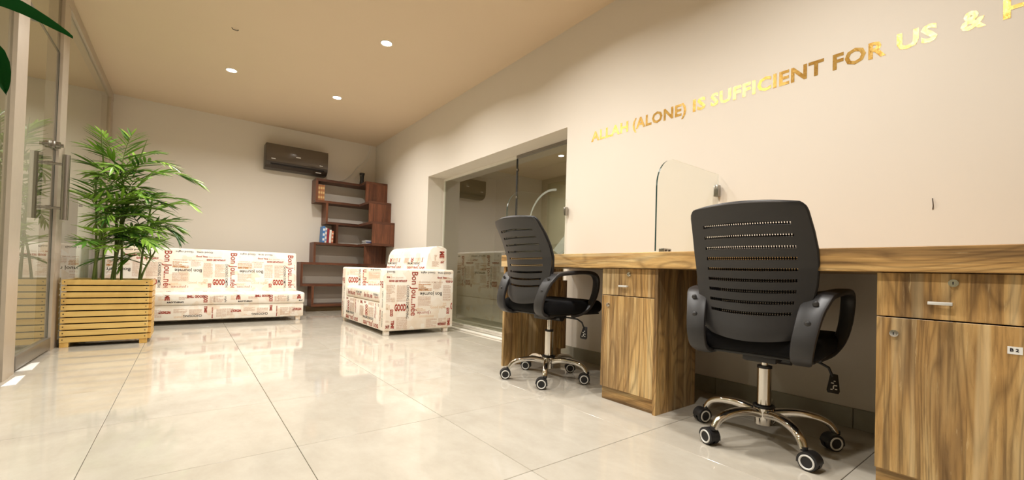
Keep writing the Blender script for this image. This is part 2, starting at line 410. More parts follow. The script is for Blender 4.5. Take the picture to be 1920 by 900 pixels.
# ---------------------------------------------------------------- glass partition on the left
def partition():
    x0, x1 = -.83, L
    t = thing('glass_partition', 'floor to ceiling aluminium framed glass partition along the left side', 'partition', (L, 0, 0)); t.location = (0, 0, 0)
    for y0, y1 in ((6.70, 6.875), (4.38, 4.59), (3.39, 3.60), (2.20, 2.30), (-.1, .0), (YB+.01, YB+.1)):
        m = MB(); ym = (y0+y1)/2
        m.box(x0, x1, y0, ym-.002, 0, 2.53); m.box(x0, x1-.004, ym+.002, y1, 0, 2.53); m.box(x0+.01, x1-.012, ym-.002, ym+.002, 0, 2.53)
        obj('post', m, 'alu', t, smooth=False)
    m = MB(); m.box(x0, x1, YB+.01, D-.005, 2.53, 2.568); m.box(x0, x1-.004, YB+.01, D-.005, 2.576, H-.002); m.box(x0+.01, x1-.014, YB+.01, D-.005, 2.568, 2.576)
    obj('header', m, 'alu', t, smooth=False)
    gx0, gx1 = -.776, -.766
    def pane(y0, y1, z0, z1): obj('pane', B(gx0, gx1, y0, y1, z0, z1), 'glass_wall', t, smooth=False)
    pane(4.59, 6.70, .05, 2.53); obj('sill_rail', B(x0, x1, 4.59, 6.70, 0, .05), 'rail', t, smooth=False)
    pane(2.30, 3.39, .1, 2.53); obj('sill_rail', B(x0, x1-.01, 2.30, 3.39, .012, .1), 'rail', t, smooth=False)
    pane(0, 2.2, .05, 2.53); pane(YB+.1, -.1, .05, 2.53)
    obj('sill_rail', B(x0, x1, 0, 2.2, 0, .05), 'rail', t, smooth=False); obj('sill_rail', B(x0, x1, YB+.1, -.1, 0, .05), 'rail', t, smooth=False)
    pane(3.60, 4.38, 2.128, 2.53)
    # the door
    d = bpy.data.objects.new('door_1', None); COL.objects.link(d); d['kind'] = 'structure'; d['label'] = 'frameless glass door with a steel bottom rail and tubular pull handle'
    obj('pane', B(gx0, gx1, 3.607, 4.373, .098, 2.118), 'glass_wall', d, smooth=False)
    m = MB(); m.box(gx0-.001, gx1+.001, 4.373, 4.3765, .098, 2.118); m.box(gx0-.001, gx1+.001, 3.607, 4.373, 2.118, 2.121); obj('glass_edge', m, 'glass_edge', d, smooth=False)
    obj('bottom_rail', B(-.795, -.749, 3.61, 4.372, .018, .098, bev=.003), 'rail', d)
    obj('top_patch', B(-.79, -.752, 3.607, 3.77, 2.07, 2.118, bev=.003), 'rail', d)
    hd = MB()
    for x in (-.69, -.822): hd.cyl((x, 4.25, .925), (x, 4.25, 1.378), .021, 18)
    for z in (1.005, 1.31):
        hd.cyl((-.832, 4.25, z), (-.69, 4.25, z), .009, 12)
        hd.cyl((-.79, 4.25, z), (-.752, 4.25, z), .014, 14)
    obj('pull_handle', hd, 'steel', d)
    lk = MB(); lk.cyl((-.81, 4.30, 1.447), (-.73, 4.30, 1.447), .024, 16); lk.cyl((-.83, 4.30, 1.447), (-.715, 4.30, 1.447), .012, 12); lk.box(-.79, -.75, 4.27, 4.37, 1.42, 1.474, bev=.008)
    obj('lock', lk, 'steel', d)
    # what stands just beyond the glass
    tag(obj('wood_panel', B(-.905, -.87, 5.0, 5.94, 0, 1.265, bev=.003), 'greywood'), 'grey washed wooden panel standing behind the glass next to the plant', 'panel')
    p = thing('white_board', 'white board behind the glass beside the grey wooden panel', 'board', (-.89, 6.4, 0))
    obj('board', B(-.02, .02, -.45, .47, .0, 1.255, bev=.003), 'white_plastic', p)
    m = MB(); m.cyl((.02, -.42, 1.19), (.045, -.42, 1.19), .013, 12); obj('stud', m, 'blk_plastic', p)
    for k, (y0, y1, w) in enumerate(((3.27, 3.53, 'in front of the left post'), (3.66, 3.93, 'beside the glass door'))):  # thin white strips stand in for patches of light falling by the door
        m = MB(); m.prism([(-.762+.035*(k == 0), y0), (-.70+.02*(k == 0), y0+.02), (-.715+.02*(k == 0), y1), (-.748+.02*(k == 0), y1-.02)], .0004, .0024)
        tag(obj('light_patch', m, 'paper', smooth=False), 'white strip standing in for a light patch on the floor '+w, 'paper', 'stand-in light patches on the floor')  # no real paper: paper material borrowed for the stand-in light patches
partition()

# ---------------------------------------------------------------- recessed glazing on the right
def recess():
    t = bpy.data.objects.new('window_1', None); COL.objects.link(t); t['kind'] = 'structure'; t['label'] = 'two large glass panes set back in the opening of the right wall'
    zt = RZ-.03
    obj('pane', B(GX, GX+.01, 3.405, RY1-.005, .02, zt), 'glass_recess', t, smooth=False)
    obj('pane', B(GX-.002, GX+.008, RY0+.005, 3.385, .02, zt), 'glass_recess', t, smooth=False)
    obj('gasket', B(GX-.004, GX+.012, 3.385, 3.405, .02, zt), 'blk_line', t, smooth=False)
    for z in (1.4, 1.0, 1.68): obj('clip', B(GX-.012, GX+.014, 3.378, 3.392, z-.012, z+.012, bev=.002), 'steel', t)
    obj('frame', B(GX-.012, GX+.016, 3.395, RY1-.001, zt, RZ-.001), 'sill', t, smooth=False)
    obj('frame', B(GX-.012, GX+.016, RY0+.001, 3.395, zt, RZ-.001), 'rail', t, smooth=False)
    obj('frame', B(GX-.012, GX+.016, RY1-.012, RY1-.001, .02, zt), 'sill', t, smooth=False)
    obj('frame', B(GX-.012, GX+.016, RY0+.001, RY1-.001, 0.001, .02), 'sill', t, smooth=False)
    # frosted mark on the near pane: an open ring and a paper aeroplane
    m = MB(); c = (2.87, 1.10); pts = []
    R0, R1 = .298, .318
    lo = []
    for k in range(41):
        a = math.radians(78+k*6.2)
        lo.append((a,))
    for (a,), (b,) in zip(lo, lo[1:]):
        q = [(c[0]+math.cos(an)*r*-1*-1, c[1]+math.sin(an)*r) for an, r in ((a, R0), (a, R1), (b, R1), (b, R0))]
        q = [(2*c[0]-y, z) if False else (c[0]-(c[0]-y)*-1*-1, z) for y, z in q]
        m.prism([(2*c[0]-y, z) for y, z in q][::1], GX-.0036, GX-.0024, 'yz')
    m.prism([(2.83, .86), (2.56, 1.10), (2.72, .80)], GX-.0036, GX-.0024, 'yz')
    m.prism([(2.70, .79), (2.55, 1.07), (2.60, .80)], GX-.0036, GX-.0024, 'yz')
    obj('frosted_mark', m, 'frost', t, smooth=False)
    tag(obj('threshold', B(W-.006, W+.045, RY0+.005, RY1-.005, .0005, .016, bev=.003), 'sill'), 'white threshold strip on the floor along the recessed glass', 'threshold')
recess()

# ---------------------------------------------------------------- desk
def lock(parent, x, y, z, r=.011):
    m = MB(); m.cyl((x, y, z), (x-.004, y, z), r, 18); m.cyl((x-.004, y, z), (x-.010, y, z), r*.68, 16)
    k = obj('lock', m, 'chrome', parent)
    m = MB(); m.box(x-.0112, x-.0098, y-.0012, y+.0012, z-.004, z+.004); obj('keyhole', m, 'dark_hole', k, smooth=False)
def cabinet(y0, y1, label, lk):
    t = thing('desk_cabinet', label, 'cabinet', (1.76, y0, 0))
    w = y1-y0; d = .343
    b = MB(); b.box(0, d, 0, .017, 0, .687); b.box(.018, d, w-.017, w, 0, .687); b.box(.02, d, .017, w-.017, .067, .083); b.box(.02, d, .017, w-.017, .67, .687); b.box(d-.012, d, .017, w-.017, .083, .67)
    obj('carcass', b, 'wood_z', t, smooth=False)
    obj('plinth', B(.016, .032, .0172, w-.001, 0, .066), 'wood_y', t, smooth=False)
    dr = obj('drawer', B(0, .018, .0185, w, .5495, .6855, bev=.001, seg=1), 'wood_z', t, smooth=False)
    do = obj('door', B(0, .018, .0185, w, .069, .5455, bev=.001, seg=1), 'wood_z', t, smooth=False)
    lock(dr, 0, w*.49, .658); m = MB(); m.box(-.021, -.0125, w*.565-.026, w*.565+.026, .593, .602, bev=.001)
    m.box(-.013, 0, w*.565-.022, w*.565-.016, .5945, .6005); m.box(-.013, 0, w*.565+.016, w*.565+.022, .5945, .6005)
    obj('handle', m, 'satin', dr)
    lock(do, 0, w-.043, .497)
    return t, do
def desk():
    tag(obj('worktop', B(1.737, W-.003, -1.3, 2.402, .688, .766, bev=.002, seg=1), 'wood_y', smooth=False), 'long thick rustic wood worktop fixed along the right wall', 'desk')
    t = thing('end_panel', 'upright rustic wood panel carrying the far end of the worktop', 'panel', (1.76, 2.38, 0))
    obj('panel', B(0, .55, 0, .02, 0, .687), 'wood_z', t, smooth=False)
    obj('batten', B(.50, .55, -.05, -.0005, .085, .60), 'wood_z', t, smooth=False)
    cabinet(1.175, 1.511, 'rustic wood drawer cabinet under the worktop between the two chairs', 0)
    t, door = cabinet(.041, .377, 'rustic wood drawer cabinet with a white sticker, at the right edge of the photo', 1)
    s = obj('sticker', B(-.0012, -.0001, .035, .062, .473, .493), 'paper', door, smooth=False, label='white sticker reading B2')
    m = MB()
    for ch, dy, hh in (('B', .0575, .0085), ('2', .0475, .0080)):
        vs, fs, wd = text_bm(ch, .04); vv = [m.bm.verts.new((-.0016, dy-x*hh, .480+z*hh)) for x, z in vs]
        for f in fs: m.bm.faces.new([vv[k] for k in f])
    obj('lettering', m, 'ink_black', s, smooth=False, fix=False)
desk()

def divider(y, label):
    t = thing('glass_divider', label, 'divider', (1.79, y, .766), 0, 'clear glass dividers on the worktop')
    x1, z1, r, th = .585, .475, .15, .004
    poly = [(0, .008), (x1, .008), (x1, z1-.003)]
    for k in range(11):
        a = math.radians(90+9*k); poly.append((r+r*math.cos(a), z1-r+r*math.sin(a)))
    m = MB(); m.prism(poly, -th, th, 'xz')
    for f in m.bm.faces: f.material_index = 0 if abs(f.normal.y) > .7 or f.calc_area() > .05 else 1
    m.bm.normal_update()
    for f in m.bm.faces:
        cx = f.calc_center_median()
        f.material_index = 0 if abs(f.normal.y) > .7 else (1 if cx.x < .16 and cx.z < z1-.02 else 2)
    obj('pane', m, ['glass_screen', 'glass_edge', 'frost'], t, smooth=False)
    m = MB(); m.box(.05, .115, -.014, .014, .0003, .024, bev=.002); obj('base_clip', m, 'steel', t)
    for x in (.068, .097):
        m = MB(); m.cyl((x, -.014, .014), (x, -.0165, .014), .0045, 10); obj('screw', m, 'screw', t)
    m = MB(); m.box(x1-.022, x1+.008, -.013, .013, .345, .41, bev=.002); obj('wall_clip', m, 'steel', t)
divider(1.215, 'clear glass divider with rounded corner standing on the worktop above the middle cabinet')
divider(2.425, 'clear glass divider at the far end of the worktop in front of the recess')

# ---------------------------------------------------------------- office chairs
def caster(parent, p, yaw):
    m = MB(); R = .0305
    for s in (-1, 1):
        m.cyl((0, s*.004, -.0055), (0, s*.021, -.0055), R, 22)
    hood = [(math.cos(math.radians(a))*(R+.0035), math.sin(math.radians(a))*(R+.0035)-.0055) for a in range(5, 186, 15)]
    m.prism(hood+[(-R-.0035, -.014), (-.01, -.012), (R+.002, -.006)], -.0215, .0215, 'xz')
    m.cyl((-.018, 0, .024), (-.018, 0, .038), .0115, 12)
    c = obj('caster', m, 'blk_rubber', parent, (p[0], p[1], .036)); c.rotation_euler = (0, 0, yaw)
    off = Vector((.018*math.cos(yaw), .018*math.sin(yaw), 0)); c.location = Vector(c.location)+off
    for s in (-1, 1):
        r = MB(); r.ring((0, s*.0215, -.0055), (0, 1, 0), .0225, .0034, 22, 6); obj('wheel_ring', r, 'white_plastic', c, label='white ring on the wheel')
def chair(label, loc, phi, lift, leg0, yaws):
    t = thing('office_chair', label, 'chair', loc, phi, 'black task chairs at the desk')
    z = lift
    # back shell: z, centreline x, half width
    P = [(.405, -.235, .150), (.44, -.233, .162), (.50, -.222, .178), (.56, -.216, .191), (.62, -.214, .200), (.69, -.220, .205), (.76, -.244, .205), (.83, -.278, .199), (.90, -.322, .190), (.935, -.346, .186)]
    def prof(zz):
        for a, b in zip(P, P[1:]):
            if zz <= b[0] or b is P[-1]:
                k = (zz-a[0])/(b[0]-a[0]); return a[1]+(b[1]-a[1])*k, a[2]+(b[2]-a[2])*k
    slots = [.862-.0437*k for k in range(9)]
    zs = sorted(set([.405, .42, .44, .46, .905, .92, .93, .935]+[q+d for q in slots for d in (-.0064, .0064)]+[q+.022 for q in slots]))
    US = .74
    us = sorted(set([-1+2*k/20 for k in range(21)]+[-US, US]+[-.97, .97]))
    def pt(u, zz, off=0):
        x, hw = prof(zz)
        if zz > .90: hw -= .016*((zz-.90)/.035)**3
        if zz < .44: hw -= .02*((.44-zz)/.035)**2
        k = (zz-.405)/.53
        zz2 = zz + (1-k)*(.018+.022*u*u) - k*.010*u*u - .012*k
        sl = max(0.0, 1-k*1.6)*.0
        return Vector((x+.044*u*u*(.75+.25*k)+off, hw*u, zz2+z+sl))
    m = MB(); g = [[m.bm.verts.new(pt(u, q)) for u in us] for q in zs]
    for i in range(len(zs)-1):
        zc = (zs[i]+zs[i+1])/2; slot = any(abs(zc-q) < .0063 for q in slots)
        for j in range(len(us)-1):
            if slot and -US <= (us[j]+us[j+1])/2 <= US: continue
            m.bm.faces.new((g[i][j], g[i][j+1], g[i+1][j+1], g[i+1][j]))
    m.bm.normal_update()
    bmesh.ops.recalc_face_normals(m.bm, faces=m.bm.faces[:])
    bmesh.ops.solidify(m.bm, geom=m.bm.faces[:], thickness=.009)
    back = obj('backrest', m, 'grey_plastic', t)
    m = MB(); zz = [.46+.015*k for k in range(31)]; uu = [-.95+.1*k for k in range(20)]
    g = [[m.bm.verts.new(pt(u, q, .022)) for u in uu] for q in zz]
    for i in range(len(zz)-1):
        for j in range(len(uu)-1): m.bm.faces.new((g[i][j], g[i][j+1], g[i+1][j+1], g[i+1][j]))
    obj('mesh_fabric', m, 'mesh', back)
    # rim holding the mesh
    path = [pt(u, .46, .012) for u in (-.9, 0, .9)]
    m = MB(); rim = [pt(1, q, .010) for q in zs if q > .46]; rim += [pt(u, .935, .010) for u in us[::-1]]; rim += [pt(-1, q, .010) for q in zs[::-1] if q > .46]
    m.tube(rim, .0065, 8); obj('back_rim', m, 'blk_plastic', back)
    # seat
    m = MB(); m.box(-.205, .240, -.226, .226, .372+z, .448+z, bev=.032, seg=4)
    seat = obj('seat', m, 'blk_fabric', t)
    m = MB(); m.box(-.18, .23, -.20, .20, .362+z, .3735+z, bev=.004); obj('seat_pan', m, 'blk_plastic', seat)
    # arms
    for s in (1, -1):
        A = [(-.13, .165, .352, .05), (-.19, .175, .352, .06), (-.236, .182, .375, .068), (-.247, .188, .42, .072), (-.236, .195, .47, .074), (-.212, .203, .525, .078), (-.186, .212, .572, .082), (-.155, .224, .598, .080), (-.09, .243, .608, .06), (0, .256, .615, .05),
             (.08, .262, .614, .048), (.125, .262, .598, .048), (.144, .260, .56, .048), (.138, .254, .49, .046), (.114, .240, .425, .044), (.075, .215, .378, .042), (.02, .18, .354, .04)]
        A = [(a[0], a[1]*.95, a[2]+(.012 if i < 6 else .0), a[3]) for i, a in enumerate(A)]
        path = catmull([a[:3] for a in A], 4); wd = [v.x for v in catmull([(a[3], 0, 0) for a in A], 4)]
        m = MB(); m.sweep([(p.x, s*p.y, p.z+z) for p in path], [rrect(q, .022) for q in wd], wdir=(0, 1, 0))
        arm = obj('armrest', m, 'grey_plastic', t)
        for bx, by, bz in ((-.207, .206, .574), (-.238, .190, .506)):
            b = MB(); b.sphere((bx, s*by, bz+z), .0105, (.5, 1, 1)); obj('bolt', b, 'grey_plastic', arm)
    # mechanism, gas lift, base
    m = MB(); m.box(-.08, .09, -.06, .06, .325+z, .364+z, bev=.006); m.cyl((.02, -.09, .335+z), (.02, .07, .335+z), .021, 14); obj('mechanism', m, 'blk_plastic', t)
    m = MB(); m.cyl((0, 0, .285), (0, 0, .33+z), .0135, 16); obj('piston', m, 'chrome', t)
    m = MB(); m.cyl((0, 0, .12), (0, 0, .292), .0262, 24); cy = obj('gas_cylinder', m, 'chrome', t)
    m = MB(); m.cyl((0, 0, .292), (0, 0, .302), .027, 24); obj('cap', m, 'blk_plastic', cy)
    m = MB(); m.ring((0, 0, .138), (0, 0, 1), .034, .007, 24, 8); obj('collar', m, 'blk_plastic', cy)
    m = MB(); m.cyl((0, 0, .066), (0, 0, .136), .033, 24, .038); obj('hub', m, 'chrome', t)
    for k in range(5):
        a = leg0-phi+k*math.radians(72); ca, sa = math.cos(a), math.sin(a)
        P5 = catmull([(.02, 0, .108), (.07, 0, .119), (.125, 0, .123), (.185, 0, .115), (.226, 0, .096), (.247, 0, .064)], 4)
        n5 = len(P5)
        m = MB(); m.sweep([(p.x*ca, p.x*sa, p.z) for p in P5], [rrect(.040-.013*i/n5, .034-.010*i/n5, .0115, 3) for i in range(n5)], wdir=(-sa, ca, 0))
        obj('leg', m, 'chrome', t)
        caster(t, (.25*ca, .25*sa), yaws[k]-phi)
    # lever with printed pictograms
    m = MB(); m.tube([(.05, -.07, .34+z), (.07, -.17, .335+z), (.078, -.20, .318+z), (.085, -.212, .285+z)], .005, 8)
    lv = obj('lever', m, 'blk_plastic', t)
    R = Matrix.Translation((.083, -.215, .25+z)) @ Matrix.Rotation(math.radians(12), 4, 'Y')
    b = MB(); b.prism([(-.017, -.028), (.017, -.028), (.021, -.018), (.012, .045), (-.012, .045), (-.021, -.018)], -.005, .005, 'xz', bev=.002); b.bm.transform(Matrix.Rotation(math.radians(-60), 4, 'Z')); b.bm.transform(R)
    tg = obj('lever_tag', b, 'blk_plastic', lv)
    b = MB()
    for px, pz, hw, hh in ((-.006, .010, .0045, .002), (.004, .002, .006, .0018), (-.002, -.006, .002, .006), (.007, -.012, .004, .0018), (-.008, -.014, .0035, .0018), (.001, .018, .003, .0018)):
        b.box(px-hw, px+hw, -.0058, -.005, pz-hh, pz+hh)
    b.bm.transform(Matrix.Rotation(math.radians(-60), 4, 'Z')); b.bm.transform(R)
    obj('pictogram', b, 'white_plastic', tg, smooth=False)
    return t
R_ = math.radians
chair('black task chair nearest the camera, in front of the knee space by the stickered cabinet', (1.888, .757, 0), R_(7.0), 0.0, R_(15.5), [R_(160), R_(160), R_(70), R_(262), R_(145)])
chair('black task chair farther away, at the far end of the desk by the recessed glass', (1.803, 1.965, 0), R_(0), .046, R_(7.4), [R_(140), R_(132), R_(145), R_(138), R_(134)])

# ---------------------------------------------------------------- printed upholstery
RED, BLK, TAN, BRN, AMB = 'ink_red', 'ink_black', 'ink_tan', 'ink_brown', 'ink_amber'
# text, colour, centre u, centre v (metres, v downwards), cap height, length, rotation in quarter turns clockwise, boldness
TILE_ITEMS = [
    ('Bon Jou...n\u00e9e', RED, .035, .232, .064, .440, 1, .012), ('CHOOSING SOMETHING', BLK, -.035, .31, .026, .33, 1, .008),
    ('Bon journ\u00e9e', BLK, .218, .236, .036, .246, 2, .012), ('GOOD', RED, .505, .365, .062, .118, 0, .05), ('GOOD', RED, .418, .415, .030, .070, 1, .05),
    ('i Journ\u00e9e', RED, .145, .428, .030, .150, 2, 0), ('Good night', TAN, .30, .37, .030, .168, 0, 0), ('Good Time', RED, .338, .066, .017, .110, 0, .05),
    ('Bon journ\u00e9e', BRN, .465, .070, .018, .125, 0, 0), ('CHOOSING  SOMETHING', BRN, .215, .114, .013, .265, 0, .01), ('GOOD LIKE WITHOUT', RED, .475, .105, .019, .185, 0, .06),
    ('ANY TIME', AMB, .128, .186, .013, .105, 0, .05), ('Good time   Good night', BLK, .27, .018, .020, .345, 2, .01), ('WITHOUT', RED, .35, .55, .024, .100, 0, .07),
    ('CHOOSING', BLK, .30, .60, .024, .165, 2, .02), ('TIME', RED, .43, .53, .028, .080, 1, .05)]
PARAS = [(.075, .135, .15, .075, AMB, 5), (.075, .26, .14, .10, BRN, 11), (.355, .145, .09, .17, BRN, 15), (.465, .15, .10, .16, BRN, 15), (.24, .13, .09, .06, BRN, 5),
         (.36, .33, .04, .06, TAN, 5), (.09, .455, .17, .02, TAN, 2), (.17, .49, .12, .10, BRN, 10), (.31, .49, .09, .07, BRN, 7), (.47, .46, .11, .13, BRN, 13), (.06, .38, .1, .03, TAN, 3)]
LOW_ITEMS = [('WITHOUT', RED, .085, .055, .026, .10, 2, .07), ('CHOOSING', BLK, .315, .098, .022, .16, 2, .02), ('TIME', RED, .425, .030, .024, .075, 1, .05), ('GOOD TIME', RED, .485, .07, .010, .12, 1, .05)]
LOW_PARAS = [(.155, .02, .11, .045, BRN, 6), (.285, .03, .11, .06, BRN, 7), (.52, .03, .09, .09, BRN, 10), (.0, .03, .06, .08, BRN, 9), (.16, .10, .07, .02, TAN, 2)]
MID_ITEMS = [('GOOD TIME', RED, .45, .025, .024, .15, 2, .06), ('ANYTHING', BLK, .28, .085, .018, .14, 0, .05), ('GOOD', RED, .535, .06, .034, .095, 1, .05), ('ME', RED, .215, .035, .036, .06, 1, .05), ('style', BLK, .10, .06, .022, .07, 1, 0)]
MID_PARAS = [(-.01, .02, .09, .10, BRN, 11), (.145, .02, .05, .05, TAN, 5), (.31, .03, .09, .03, BRN, 3), (.57, .03, .05, .09, BRN, 8)]
def print_panel(parent, origin, u, v, width, height, ou, items=TILE_ITEMS, paras=PARAS, rot=False, period=.615, ov=0.0, seed=3):
    """newsprint lettering laid on a flat face: origin = top left corner, u to the right, v downwards"""
    o, u, v = Vector(origin), Vector(u), Vector(v); nrm = v.cross(u).normalized()
    rnd = random.Random(seed); bms = {}
    W_, H_ = (height, width) if rot else (width, height)
    def put(col, quadverts, faces):
        b = bms.setdefault(col, bmesh.new()); vs = [b.verts.new((x, y, 0)) for x, y in quadverts]
        for f in faces:
            try: b.faces.new([vs[k] for k in f])
            except ValueError: pass
    rows = range(0, 3) if rot else (0,)
    for k in range(-2, int(W_/period)+2):
        for r in rows:
            du, dv = ou+k*period, ov+r*.63
            for s, col, cu, cv, cap, ln, q, bold in items:
                vs, fs, wd = text_bm(s, bold); sx = ln/wd
                a = q*math.pi/2; ca, sa = math.cos(a), math.sin(a); pts = []
                for x, y in vs:
                    lx, ly = x*sx-ln/2, -(y-.5)*cap
                    pts.append((cu+du+lx*ca-ly*sa, cv+dv+lx*sa+ly*ca))
                if max(p[0] for p in pts) > 0 and min(p[0] for p in pts) < W_ and max(p[1] for p in pts) > 0 and min(p[1] for p in pts) < H_: put(col, pts, fs)
            for pu, pv, pw, ph, col, n in paras:
                for l in range(n):
                    y = pv+dv+ph*l/n; x = pu+du; xe = pu+du+pw*(rnd.uniform(.4, 1) if rnd.random() < .25 else 1); hh = ph/n*.40
                    while x < xe-.004:
                        x2 = min(xe, x+rnd.uniform(.008, .03))
                        if x2 > 0 and x < W_ and 0 < y < H_: put(col, [(x, y), (x2, y), (x2, y+hh), (x, y+hh)], [(0, 1, 2, 3)])
                        x = x2+.003
    for col, b in bms.items():
        for co, no in (((0, 0, 0), (-1, 0, 0)), ((W_, 0, 0), (1, 0, 0)), ((0, 0, 0), (0, -1, 0)), ((0, H_, 0), (0, 1, 0))):
            bmesh.ops.bisect_plane(b, geom=b.verts[:]+b.edges[:]+b.faces[:], plane_co=co, plane_no=no, clear_outer=True)
        if not b.faces: b.free(); continue
        for q in b.verts:
            x, y = (q.co.y, height-q.co.x) if False else ((q.co.y, q.co.x) if rot else (q.co.x, q.co.y))
            if rot: x = width-x
            q.co = o+u*x+v*y+nrm*.0012
        b.normal_update()
        for f in b.faces:
            if f.normal.dot(nrm) < 0: f.normal_flip()
        me = bpy.data.meshes.new('printed_lettering'); b.to_mesh(me); b.free()
        obj('printed_lettering', me, col, parent, kind='stuff')

def sofa():
    t = thing('sofa', 'armless three seat sofa in cream newsprint fabric against the far wall', 'sofa', (0, 0, 0))
    x0, x1 = -.683, 1.142; r = .022
    base = obj('base', B(x0, x1-.006, 5.62, 6.5, .05, .203, bev=.012), 'fabric', t)
    seat = obj('seat_cushion', B(x0, x1+.006, 5.612, 6.12, .204, .338, bev=.028, seg=3), 'fabric', t)
    m = MB(); m.prism([(6.02, .30), (6.125, .812), (6.22, .815), (6.5, .80), (6.5, .204), (6.13, .204), (6.13, .30)], x0, x1-.008, 'yz', bev=.02, seg=3)
    back = obj('backrest', m, 'fabric', t)
    for x in (x0+.03, x1-.085):
        for y in (5.64, 6.42): obj('leg', B(x, x+.05, y, y+.05, 0, .05, bev=.003), 'fabric', t)
    vb = Vector((0, 6.02-6.125, .30-.812)).normalized()
    print_panel(back, Vector((x0+.02, 6.125, .812))+vb*.02, (1, 0, 0), vb, x1-x0-.048, .43, .462)
    print_panel(seat, (x0+.02, 5.612, .310), (1, 0, 0), (0, 0, -1), x1-x0-.04, .078, .30, MID_ITEMS, MID_PARAS, ov=-.012)
    print_panel(seat, (x0+.02, 6.0, .338), (1, 0, 0), (0, -1, 0), x1-x0-.04, .34, .3, MID_ITEMS, MID_PARAS, ov=.08)
    print_panel(base, (x0+.014, 5.62, .190), (1, 0, 0), (0, 0, -1), x1-x0-.034, .13, .42, LOW_ITEMS, LOW_PARAS)
    # loveseat
    t = thing('loveseat', 'small two seat sofa with arms in cream newsprint fabric beside the recessed glass', 'sofa', (0, 0, 0))
    X0, X1, ya, yb, yc, yd = 1.513, 2.272, 3.99, 4.13, 5.25, 5.40
    for y0, y1 in ((ya, yb), (yc, yd)):
        a = obj('armrest', B(X0, X1, y0, y1, .042, .655, bev=.024, seg=3), 'fabric', t)
        print_panel(a, (X0, y0, .64), (0, 1, 0) if False else (0, -1, 0), (0, 0, -1), 0.0001, .0001, 0) if False else None
        if y0 == ya: print_panel(a, (X0+.02, ya, .637), (1, 0, 0), (0, 0, -1), X1-X0-.04, .575, .255)
        else: print_panel(a, (X1-.02, yc, .637), (-1, 0, 0), (0, 0, -1), X1-X0-.3, .25, .1) if False else print_panel(a, (X0+.02, yc, .637), (1, 0, 0), (0, 0, -1), .5, .21, .18, ov=-.23)
        print_panel(a, (X0, y1-.022, .63), (0, -1, 0), (0, 0, -1), y1-y0-.044, .56, .1, rot=True)
    base = obj('base', B(X0+.012, X1-.02, yb+.001, yc-.001, .042, .31, bev=.012), 'fabric', t)
    seat = obj('seat_cushion', B(X0+.006, X1-.06, yb+.002, yc-.002, .311, .435, bev=.03, seg=3), 'fabric', t)
    prof = [(1.96, .40), (2.03, .78)]
    for k in range(7):
        a = math.radians(170-80*k/6); prof.append((2.135+.10*math.cos(a), .80+.105*math.sin(a)))
    prof += [(2.20, .905), (2.255, .88), (2.262, .40), (2.262, .31)]; prof[0] = (1.95, .436)
    m = MB(); m.prism(prof+[(2.21, .31), (2.21, .436)], yb+.006, yc-.006, 'xz', bev=.012, seg=2)
    back = obj('backrest', m, 'fabric', t)
    print_panel(base, (X0+.012, yc-.02, .297), (0, -1, 0), (0, 0, -1), yc-yb-.04, .24, .2, rot=True)
    print_panel(seat, (X0+.006, yc-.03, .405), (0, -1, 0), (0, 0, -1), yc-yb-.06, .065, .05, [('Bon Jou..n\u00e9e', RED, .15, .035, .05, .26, 0, .012), ('CHOOSING SOME', BLK, .40, .02, .022, .2, 0, .01), ('i Journ\u00e9e', RED, .41, .05, .028, .14, 2, 0)], [], period=.56)
    vb = Vector((1.95-2.03, 0, .436-.78)).normalized()
    print_panel(back, Vector((2.03, yc-.02, .78))+Vector((-.0005, 0, 0)), (0, -1, 0), vb, yc-yb-.04, .33, .1, rot=True)
    print_panel(back, (2.06, yb+.006, .86), (1, 0, 0), (0, 0, -1), .18, .19, 0, [('ME', RED, .135, .045, .05, .075, 1, .05), ('ANY', RED, .14, .125, .022, .045, 0, .06), ('Bon', BRN, .06, .08, .03, .06, 1, 0)], [(.02, .12, .08, .06, BRN, 6)], period=9)
    print_panel(back, (2.262, yb+.03, .86), (0, 1, 0), (0, 0, -1), yc-yb-.06, .42, .2)
    for x in (X0+.02, X1-.10):
        for y in (ya+.02, yd-.07): obj('leg', B(x, x+.05, y, y+.05, 0, .042, bev=.003), 'fabric', t)
sofa()

# ---------------------------------------------------------------- corner bookcase and what is on it
ZB = [1.912, 1.60, 1.295, .985, .692, .380, .085]
def bookcase():
    t = thing('corner_bookcase', 'stepped dark walnut corner bookcase of six staggered tiers', 'bookcase', (0, 0, 0))
    xl = [1.448, 1.595, 1.745, 1.445, 1.283, 1.437]; ye = [6.31, 6.136, 5.978, 6.291, 6.125, 6.28]
    yf, xf, th, e = 6.62, 2.066, .034, .003
    for k, z in enumerate(ZB):
        a = [i for i in (k-1, k) if 0 <= i < 6]; x = min(xl[i] for i in a); y = min(ye[i] for i in a)
        m = MB(); m.prism([(x, D-e), (x, yf), (xf, yf), (xf, y), (W-e, y), (W-e, D-e)], z-th/2, z+th/2)
        obj('shelf_board', m, 'walnut_x', t, smooth=False)
    for k in range(6):
        z0, z1 = ZB[k+1]+th/2, ZB[k]-th/2
        obj('side_panel', B(xl[k], xl[k]+.03, yf, D-e, z0, z1), 'walnut_z', t, smooth=False)
        obj('end_panel', B(xf, W-e, ye[k], ye[k]+.03, z0, z1), 'walnut_z', t, smooth=False)
    obj('plinth', B(1.375, W-e, 6.64, D-e, 0, ZB[6]-th/2), 'plinth', t, smooth=False)
    obj('plinth', B(2.08, W-e, 6.29, 6.638, 0, ZB[6]-th/2), 'plinth', t, smooth=False)
bookcase()
